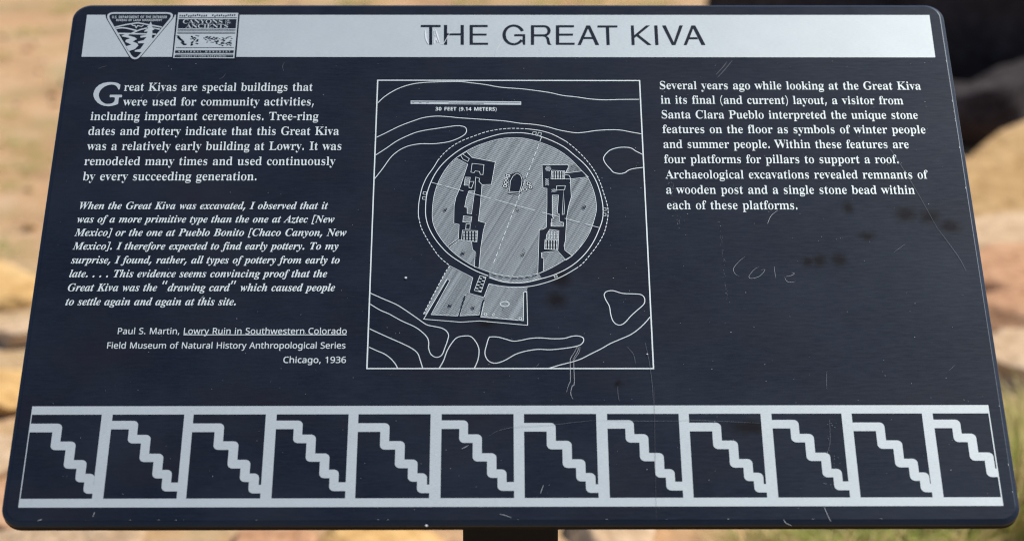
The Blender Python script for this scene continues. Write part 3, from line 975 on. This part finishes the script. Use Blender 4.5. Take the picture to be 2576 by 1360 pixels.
fl = Flat()
fl.stroke(L_([(953, 622), (905, 782)]), 0.0013, 0.00075)
fl.stroke(L_([(1102, 652), (1074, 784)]), 0.0013, 0.00075)
for i in range(7):
    x = 1165 + i * 55
    fl.stroke(L_([(x, 446 + 30 * math.sin(i / 6 * 2.6)), (x + 38, 450 + 30 * math.sin((i + 0.8) / 6 * 2.6))]), 0.0009, 0.00075)
for x, y, dx, dy in ((1420, 1480, 26, -55), (1373, 1130, 12, -30), (1910, 1110, 14, -30), (935, 1480, 14, -40), (790, 1130, 12, -24), (1015, 1915, 14, -34), (830, 1905, 8, -26), (1265, 1940, 14, -26)):
    for q in (-9, 0, 9):
        fl.stroke(M([(x + q - dx / 2, y - dy / 2 + q * 0.6), (x + q + dx / 2, y + dy / 2 + q * 0.6)]), 0.00045, 0.00075)
fl.build('plan_dark_marks', DARK, panel)['kind'] = 'stuff'

# ---- wear: scratches, scratched name and chips
def scratches(name, lists, w, z, material, label=None):
    for k, pts in enumerate(lists):
        f2 = Flat()
        f2.stroke(smooth_line(pts, False, 4), w, z, taper=True)
        o = f2.build(name, material, panel)
        if label:
            o['label'] = label
zc = Z(1900, 1240, 4.2933)
C_ = lambda f, pts: [f(*p) for p in pts]
f2 = Flat()
for st in ([(328, 220), (285, 255), (245, 300), (237, 330), (255, 362), (282, 373)],
           [(440, 302), (405, 322), (370, 362), (363, 388), (390, 394), (440, 380), (475, 350), (490, 322), (462, 326)],
           [(566, 298), (570, 340), (578, 390)], [(655, 380), (700, 372), (728, 355), (705, 346)], [(650, 385), (665, 415), (700, 425), (735, 418)]):
    f2.stroke(smooth_line(C_(z_low, st), False, 4), 0.00017, Z1, taper=True)
o = f2.build('scratched_name', SCRATCH, panel)
o['label'] = 'thin handwritten name Cole scratched into the panel'
S6 = 0.00065
scratches('scratch', [
    C_(zc, [(1120, 250), (1112, 310), (1035, 435), (1022, 500), (1025, 800), (1000, 865), (965, 985)]),
    C_(zc, [(1180, 250), (1165, 350), (1090, 460), (1080, 520), (1088, 850), (1055, 890), (1032, 990), (1038, 1040), (1065, 1100)]),
    C_(zc, [(1130, 240), (1150, 310), (1060, 470)]),
    C_(z_st[2], [(790, 985), (805, 1010), (850, 1032)]), C_(z_st[2], [(1090, 890), (1115, 950), (1140, 1000)]),
    C_(z_st[1], [(1135, 945), (1180, 955), (1225, 972)]), C_(z_st[1], [(1440, 790), (1462, 730)]),
    C_(z_st[1], [(855, 462), (905, 435)]), C_(z_st[0], [(690, 965), (705, 930)]), C_(z_st[0], [(280, 995), (315, 982)]),
    C_(zi, [(1105, 800), (1130, 778)]), C_(z_right, [(940, 1245), (970, 1180), (1020, 1140)])], 0.00032, S6, SCRATCH)
scratches('scratch', [
    C_(zc, [(1940, 262), (2040, 380), (2075, 530)]), C_(zc, [(2225, 180), (2290, 470), (2340, 830), (2365, 1180)]),
    C_(zc, [(1785, 905), (1795, 1040), (1812, 1135)]), C_(zc, [(470, 590), (520, 530)]),
    C_(z_low, [(1885, 0), (1960, 100), (2050, 225), (2110, 335)]), C_(z_low, [(988, 1140), (985, 1230), (990, 1288)]),
    C_(z_low, [(1530, 185), (1620, 120)]), C_(z_low, [(1970, 1140), (2020, 1092)]),
    C_(z_right, [(1880, 580), (1960, 690), (2080, 880), (2180, 1050), (2310, 1287)]),
    C_(z_st[1], [(1060, 365), (1130, 325), (1250, 300), (1400, 290), (1560, 280), (1700, 263), (1860, 247)]),
    C_(z_st[1], [(1860, 247), (2120, 254), (2490, 255)]), C_(z_st[2], [(10, 250), (85, 247), (300, 255), (620, 270)]),
    C_(z_st[2], [(1130, 240), (1135, 400), (1118, 480)])], 0.00018, S6, SCUFF)
scratches('scratch', [C_(z_st[1], [(2285, 0), (2290, 400), (2300, 990)])], 0.00022, S6, FAINT)
z_d = Z(2640, 200, 11.335)
scratches('scratch', [C_(z_d, [(500, 920), (800, 600), (980, 360)]), C_(z_d, [(570, 1040), (900, 680), (1200, 310)])], 0.0009, Z1, FAINT)
zb = Z(200, 0, 2.576)
scratches('scratch', [C_(zb, [(430, 670), (470, 650), (520, 640)]), C_(zb, [(2225, 690), (2215, 640), (2235, 600)]), C_(zb, [(1600, 770), (1640, 745), (1665, 715)]),
                      C_(zb, [(990, 950), (1030, 900), (1110, 870)]), C_(zb, [(850, 950), (870, 910)])], 0.0005, Z1, FAINT)
WHITE = plain('bright_scuffed_aluminium', (0.70, 0.74, 0.77), 0.65, 0.2)
scratches('scratch', [C_(zt, [(122, 120), (128, 190), (150, 240)]), C_(zt, [(192, 115), (205, 170), (225, 225)]), C_(zt, [(205, 112), (222, 160), (240, 225)]),
                      C_(zt, [(195, 235), (205, 180), (198, 130)])], 0.0017, Z4, WHITE)
scratches('scratch', [C_(zt, [(338, 128), (300, 190), (270, 235), (240, 228)]), C_(zt, [(770, 200), (725, 270), (700, 330)])], 0.0006, Z4, WHITE)
rnd = random.Random(11)
f2 = Flat()
def chip(c, r):
    k = rnd.choice((4, 5))
    a0 = rnd.uniform(0, 6.28)
    f2.poly([(c[0] + r * rnd.uniform(0.6, 1.3) * math.cos(a0 + 6.283 * i / k), c[1] + r * rnd.uniform(0.6, 1.3) * math.sin(a0 + 6.283 * i / k)) for i in range(k)], S6 + 0.0001)
for i in range(520):
    chip((rnd.uniform(-0.44, 0.44), rnd.uniform(-0.58, 0.0)), rnd.choice((0.00012, 0.00015, 0.00018, 0.00022, 0.0003)))
for i in range(60):             # two dotted trails below the right-hand text
    t = rnd.random()
    chip(z_low(128 + 55 * t + rnd.gauss(0, 7), -60 + 630 * t), rnd.uniform(0.00008, 0.0002))
for i in range(50):
    t = rnd.random()
    chip(z_right(150 + 90 * t + rnd.gauss(0, 14), 880 + 400 * t), rnd.uniform(0.00012, 0.00025))
for i in range(45):
    chip(z_st[2](1150 + rnd.gauss(0, 40), rnd.uniform(230, 780)), rnd.uniform(0.00012, 0.00028))
for c, r in ((P(1628, 891), 0.0009), (z_st[2](880 - 1240 * 1.9815 + 1240 * 1.9815, 120), 0.0002), (z_st[1](595, 1030), 0.0013), (P(1021, 699), 0.0018)):
    chip(c, r)
for i in range(14):             # nicks on the worn rim of the face
    xx = rnd.uniform(XL + 0.03, XR - 0.03)
    f2.poly([(xx, YB + 0.0052), (xx + rnd.uniform(0.0008, 0.003), YB + 0.0052), (xx + 0.002, YB + 0.0052 + rnd.uniform(0.0001, 0.0003))], Z1)
for i in range(10):
    yy = rnd.uniform(YB + 0.03, YT - 0.03)
    f2.poly([(XR - 0.0052, yy), (XR - 0.0052, yy + rnd.uniform(0.001, 0.004)), (XR - 0.0056, yy + 0.001)], Z1)
o = f2.build('paint_chips', SCRATCH, panel)
o['kind'] = 'stuff'

# ------------------------------------------------------------------ rocks
def make_rock_mat(name, a, b_, c, scale=3.0):
    m, nt, b = mat(name)
    v = mapped(nt, (1, 1, 1.8))
    n1 = tex_noise(nt, v, scale, 5, 0.6)
    n2 = tex_noise(nt, v, scale * 8, 4, 0.65)
    col = ramp(nt, n1, [(0.3, a), (0.52, b_), (0.72, c)])
    col = mixc(nt, 0.35, col, ramp(nt, n2, [(0.32, tuple(x * 0.5 for x in a)), (0.68, tuple(min(1, x * 1.15) for x in c))]))
    nt.links.new(col, b.inputs['Base Color'])
    b.inputs['Roughness'].default_value = 0.92
    b.inputs['Specular IOR Level'].default_value = 0.15
    bump(nt, b, n2, 0.7, 0.02)
    return m
TAN = make_rock_mat('tan_sandstone', (0.44, 0.25, 0.09), (0.60, 0.375, 0.165), (0.66, 0.46, 0.26))
PALE = make_rock_mat('pale_sandstone', (0.47, 0.30, 0.165), (0.61, 0.43, 0.27), (0.69, 0.53, 0.37))
RED = make_rock_mat('reddish_sandstone', (0.38, 0.18, 0.09), (0.55, 0.30, 0.16), (0.62, 0.41, 0.27))
GOLD = make_rock_mat('golden_sandstone', (0.46, 0.25, 0.08), (0.62, 0.38, 0.14), (0.68, 0.48, 0.25))
SHADE_ROCK = make_rock_mat('shade_darkened_rock', (0.014, 0.010, 0.011), (0.036, 0.030, 0.033), (0.085, 0.075, 0.080), 3.4)  # near-black: the deep shade of the pile is painted into the rock colour

def rock_mesh(seed, size, sub=4, flat=False):
    rr = random.Random(seed)
    bm = bmesh.new()
    bmesh.ops.create_icosphere(bm, subdivisions=sub, radius=1)
    off = Vector((rr.uniform(-50, 50), rr.uniform(-50, 50), rr.uniform(-50, 50)))
    cuts = []
    for k in range(11):
        nv = Vector((rr.gauss(0, 1), rr.gauss(0, 1), rr.gauss(0, 1))).normalized()
        cuts.append((nv, rr.uniform(0.52, 0.86)))
    if flat:
        cuts = [(nv, o_ * 1.15) for nv, o_ in cuts] + [(Vector((rr.gauss(0, 0.04), -0.10 + rr.gauss(0, 0.04), 1)).normalized(), 0.42)]
    for v in bm.verts:
        p = v.co * 1.1
        for nv, o_ in cuts:
            e = p.dot(nv) - o_
            if e > 0:
                p = p - nv * e * 0.92
        p = p * (1 + 0.10 * noise.noise(p * 1.6 + off) + 0.05 * noise.noise(p * 4 + off) + 0.025 * noise.noise(p * 9 + off))
        v.co = Vector((p.x * size[0], p.y * size[1], p.z * size[2]))
    me = bpy.data.meshes.new('rock')
    bm.to_mesh(me)
    bm.free()
    me.polygons.foreach_set('use_smooth', [True] * len(me.polygons))
    return me
def rock(name, loc, size, material, label, cat, group=None, seed=1, rotz=0.0, tilt=(0, 0), sink=0.35, flat=False):
    me = rock_mesh(seed, size, 4, flat)
    me.materials.append(material)
    o = bpy.data.objects.new(name, me)
    sc.collection.objects.link(o)
    o.location = (loc[0], loc[1], ground_height(loc[0], loc[1]) + size[2] * (1 - 2 * sink) * 0.62 + (loc[2] if len(loc) > 2 else 0))
    o.rotation_euler = (tilt[0], tilt[1], rotz)
    o['label'] = label
    o['category'] = cat
    if group:
        o['group'] = group
    return o
def at(u, v):
    p = ground_at(u, v)
    return (p.x, p.y)
# boulders with near sides in shade, deepened by a near-black rock colour
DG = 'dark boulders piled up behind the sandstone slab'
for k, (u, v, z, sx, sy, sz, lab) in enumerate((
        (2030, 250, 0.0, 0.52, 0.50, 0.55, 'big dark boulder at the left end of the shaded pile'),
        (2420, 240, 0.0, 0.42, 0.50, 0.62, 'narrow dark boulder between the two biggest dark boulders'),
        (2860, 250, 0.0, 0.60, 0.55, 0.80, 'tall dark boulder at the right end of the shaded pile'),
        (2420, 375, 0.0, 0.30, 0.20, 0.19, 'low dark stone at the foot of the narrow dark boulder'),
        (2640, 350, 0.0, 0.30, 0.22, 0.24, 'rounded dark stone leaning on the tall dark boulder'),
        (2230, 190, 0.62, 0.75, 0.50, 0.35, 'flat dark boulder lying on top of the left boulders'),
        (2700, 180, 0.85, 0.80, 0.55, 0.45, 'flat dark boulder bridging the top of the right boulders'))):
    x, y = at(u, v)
    rock('boulder', (x, y, z), (sx, sy, sz), SHADE_ROCK, lab, 'boulder', DG, seed=40 + k, rotz=k * 0.9, sink=0.2)
# sunlit sandstone to the right: low flat slabs
for name, u, v, z, size, m_, lab, sd_, rz, tl in (
        ('sandstone_slab', 2880, 545, -0.03, (0.66, 0.52, 0.27), TAN, 'large tan sandstone slab in front of the dark boulders', 3, 0.25, (0.04, -0.20)),
        ('sandstone_slab', 2660, 640, -0.01, (0.36, 0.24, 0.11), PALE, 'pale grey slab leaning against the large tan slab', 4, 0.1, (0.05, -0.05)),
        ('sandstone_rock', 2620, 720, 0.0, (0.26, 0.17, 0.10), RED, 'reddish rock below the pale grey slab', 5, 0.4, (0.05, 0)),
        ('sandstone_rock', 2650, 815, 0.0, (0.27, 0.13, 0.09), RED, 'lower reddish rock just behind the pale flat stone', 6, -0.2, (0.05, 0)),
        ('sandstone_slab', 2620, 935, 0.0, (0.25, 0.17, 0.09), PALE, 'pale flat stone behind the tall grass', 7, 0.2, (0.04, 0))):
    x, y = at(u, v)
    rock(name, (x, y, z), size, m_, lab, 'rock', seed=sd_, rotz=rz, tilt=tl, sink=0.3, flat=True)
# left of the sign
for u, v, size, m_, lab, sd_ in (
        (-30, 705, (0.20, 0.14, 0.06), GOLD, 'golden stone half buried beside the small green tufts', 12),
        (85, 815, (0.15, 0.13, 0.045), PALE, 'pale grey stone lying above a golden ledge', 13),
        (-10, 950, (0.20, 0.15, 0.065), GOLD, 'golden ledge of stone left of the sign', 14),
        (-20, 1115, (0.15, 0.12, 0.04), PALE, 'pale flat stone below the golden ledge', 15),
        (60, 1250, (0.10, 0.09, 0.04), RED, 'orange red stone half buried below the pale stones', 16),
        (170, 1385, (0.20, 0.11, 0.07), PALE, 'bright pale stone below the lower left corner of the panel', 17),
        (660, 1395, (0.10, 0.08, 0.06), RED, 'dark red stone between the post and the bright pale stone', 18),
        (960, 1392, (0.15, 0.09, 0.06), GOLD, 'golden orange stone next to the post', 19),
        (1560, 1392, (0.18, 0.09, 0.06), PALE, 'pale stone between the post and the grass', 20)):
    x, y = at(u, v)
    rock('stone', (x, y), size, m_, lab, 'rock', seed=sd_, rotz=sd_ * 0.7, tilt=(0.05, 0.16 * math.sin(sd_ * 2.1)), sink=0.40, flat=True)

# ------------------------------------------------------------------ grass
def leaf_mat(name, a, c):
    m, nt, b = mat(name)
    n1 = tex_noise(nt, mapped(nt, (1, 1, 1)), 30, 3)
    nt.links.new(ramp(nt, n1, [(0.3, a), (0.7, c)]), b.inputs['Base Color'])
    b.inputs['Roughness'].default_value = 0.6
    b.inputs['Transmission Weight'].default_value = 0.0
    tr = nd(nt, 'ShaderNodeBsdfTranslucent')
    tr.inputs['Color'].default_value = (*c, 1)
    mx = nd(nt, 'ShaderNodeMixShader')
    mx.inputs[0].default_value = 0.5
    nt.links.new(b.outputs[0], mx.inputs[1])
    nt.links.new(tr.outputs[0], mx.inputs[2])
    nt.links.new(mx.outputs[0], nt.nodes['Material Output'].inputs['Surface'])
    return m
GREEN = leaf_mat('green_grass', (0.27, 0.33, 0.07), (0.42, 0.46, 0.13))
STRAW = leaf_mat('straw_grass', (0.58, 0.45, 0.17), (0.74, 0.62, 0.32))
def tuft(loc, h, n_, spread, straw, seed, label, group, width=0.0055):
    rr = random.Random(seed)
    v, f, mi = [], [], []
    for i in range(n_):
        a = rr.uniform(0, 6.283)
        r0 = spread * 0.35 * math.sqrt(rr.random())
        bx, by = r0 * math.cos(a), r0 * math.sin(a)
        a += rr.gauss(0, 0.5)
        hh = h * rr.uniform(0.45, 1.1)
        lean = spread * rr.uniform(0.15, 1.1)
        w = width * rr.uniform(0.6, 1.3)
        px, py = -math.sin(a), math.cos(a)
        if rr.random() < 0.5:
            px, py = 1, 0
        b = len(v)
        for k in range(5):
            t = k / 4
            x = bx + math.cos(a) * lean * t * t
            y = by + math.sin(a) * lean * t * t
            z = hh * (t - 0.28 * t * t * t) - 0.01
            ww = w * (1 - t) ** 0.7 * 0.5 + 0.0003
            v += [(x - px * ww, y - py * ww, z), (x + px * ww, y + py * ww, z)]
        s = 1 if rr.random() < straw else 0
        for k in range(4):
            f.append((b + 2 * k, b + 2 * k + 1, b + 2 * k + 3, b + 2 * k + 2))
            mi.append(s)
    o = obj('grass_tuft', v, f, [GREEN, STRAW])
    o.data.polygons.foreach_set('material_index', mi)
    o.location = (loc[0], loc[1], ground_height(*loc))
    o['label'] = label
    o['category'] = 'grass'
    o['group'] = group
    return o
GA = 'tall grass tufts by the lower right corner of the panel'
for k, (u, v, h, st) in enumerate(((1900, 1440, 0.10, 0.9), (2010, 1430, 0.10, 0.6), (2100, 1440, 0.13, 0.35), (2200, 1430, 0.12, 0.5), (2300, 1445, 0.14, 0.4), (2400, 1430, 0.13, 0.55),
                                   (2510, 1370, 0.24, 0.6), (2560, 1330, 0.32, 0.65), (2610, 1270, 0.33, 0.7), (2570, 1220, 0.26, 0.8), (2680, 1380, 0.28, 0.35), (2600, 1120, 0.16, 0.8))):
    x, y = at(u, v)
    tuft((x, y), h, 210, 0.13, st, 70 + k, 'tall yellow green grass tuft by the lower right corner of the panel', GA)
GB = 'small green tufts on the sand left of the sign'
for k, (u, v) in enumerate(((74, 80), (160, 28), (49, 372), (44, 432), (130, 400), (-8, 480), (20, 620), (-15, 150), (60, -20), (10, 300))):
    x, y = at(u, v)
    tuft((x, y), 0.035, 60, 0.13, 0.35, 90 + k, 'small green tuft on the sand left of the sign', GB)
GC = 'low tufts on the far sand above the panel'
for k, (u, v) in enumerate(((420, 5), (640, 0), (900, 8), (1180, 4), (1380, 6), (1480, 0), (1580, 8), (1650, 3))):
    x, y = at(u, v)
    tuft((x, y), 0.05, 90, 0.16, 0.45, 110 + k, 'low olive tuft on the far sand seen above the panel', GC)

# loose gravel: too many and too small to count
rnd = random.Random(23)
base = []
for s in range(4):
    me = rock_mesh(200 + s, (1, 1, 0.7), 1)
    base.append(([v.co.copy() for v in me.vertices], [list(p.vertices) for p in me.polygons]))
    bpy.data.meshes.remove(me)
v_, f_, mi_ = [], [], []
for i in range(1500):
    x = rnd.uniform(-2.4, 2.4)
    y = 2.6 + 8 * rnd.random() ** 1.4
    r = 0.006 + 0.022 * rnd.random() ** 4
    bv, bf = rnd.choice(base)
    rot = Matrix.Rotation(rnd.uniform(0, 6.28), 3, 'Z')
    b0 = len(v_)
    hz = ground_height(x, y) + r * 0.25
    v_ += [tuple(rot @ p * r + Vector((x, y, hz))) for p in bv]
    f_ += [[q + b0 for q in fc] for fc in bf]
    mi_ += [rnd.choice((0, 0, 1, 2))] * len(bf)
gr = obj('gravel', v_, f_, [PALE, TAN, RED])
gr.data.polygons.foreach_set('material_index', mi_)
gr['kind'] = 'stuff'
gr['label'] = 'loose sandstone gravel scattered over the soil'
gr['category'] = 'gravel'
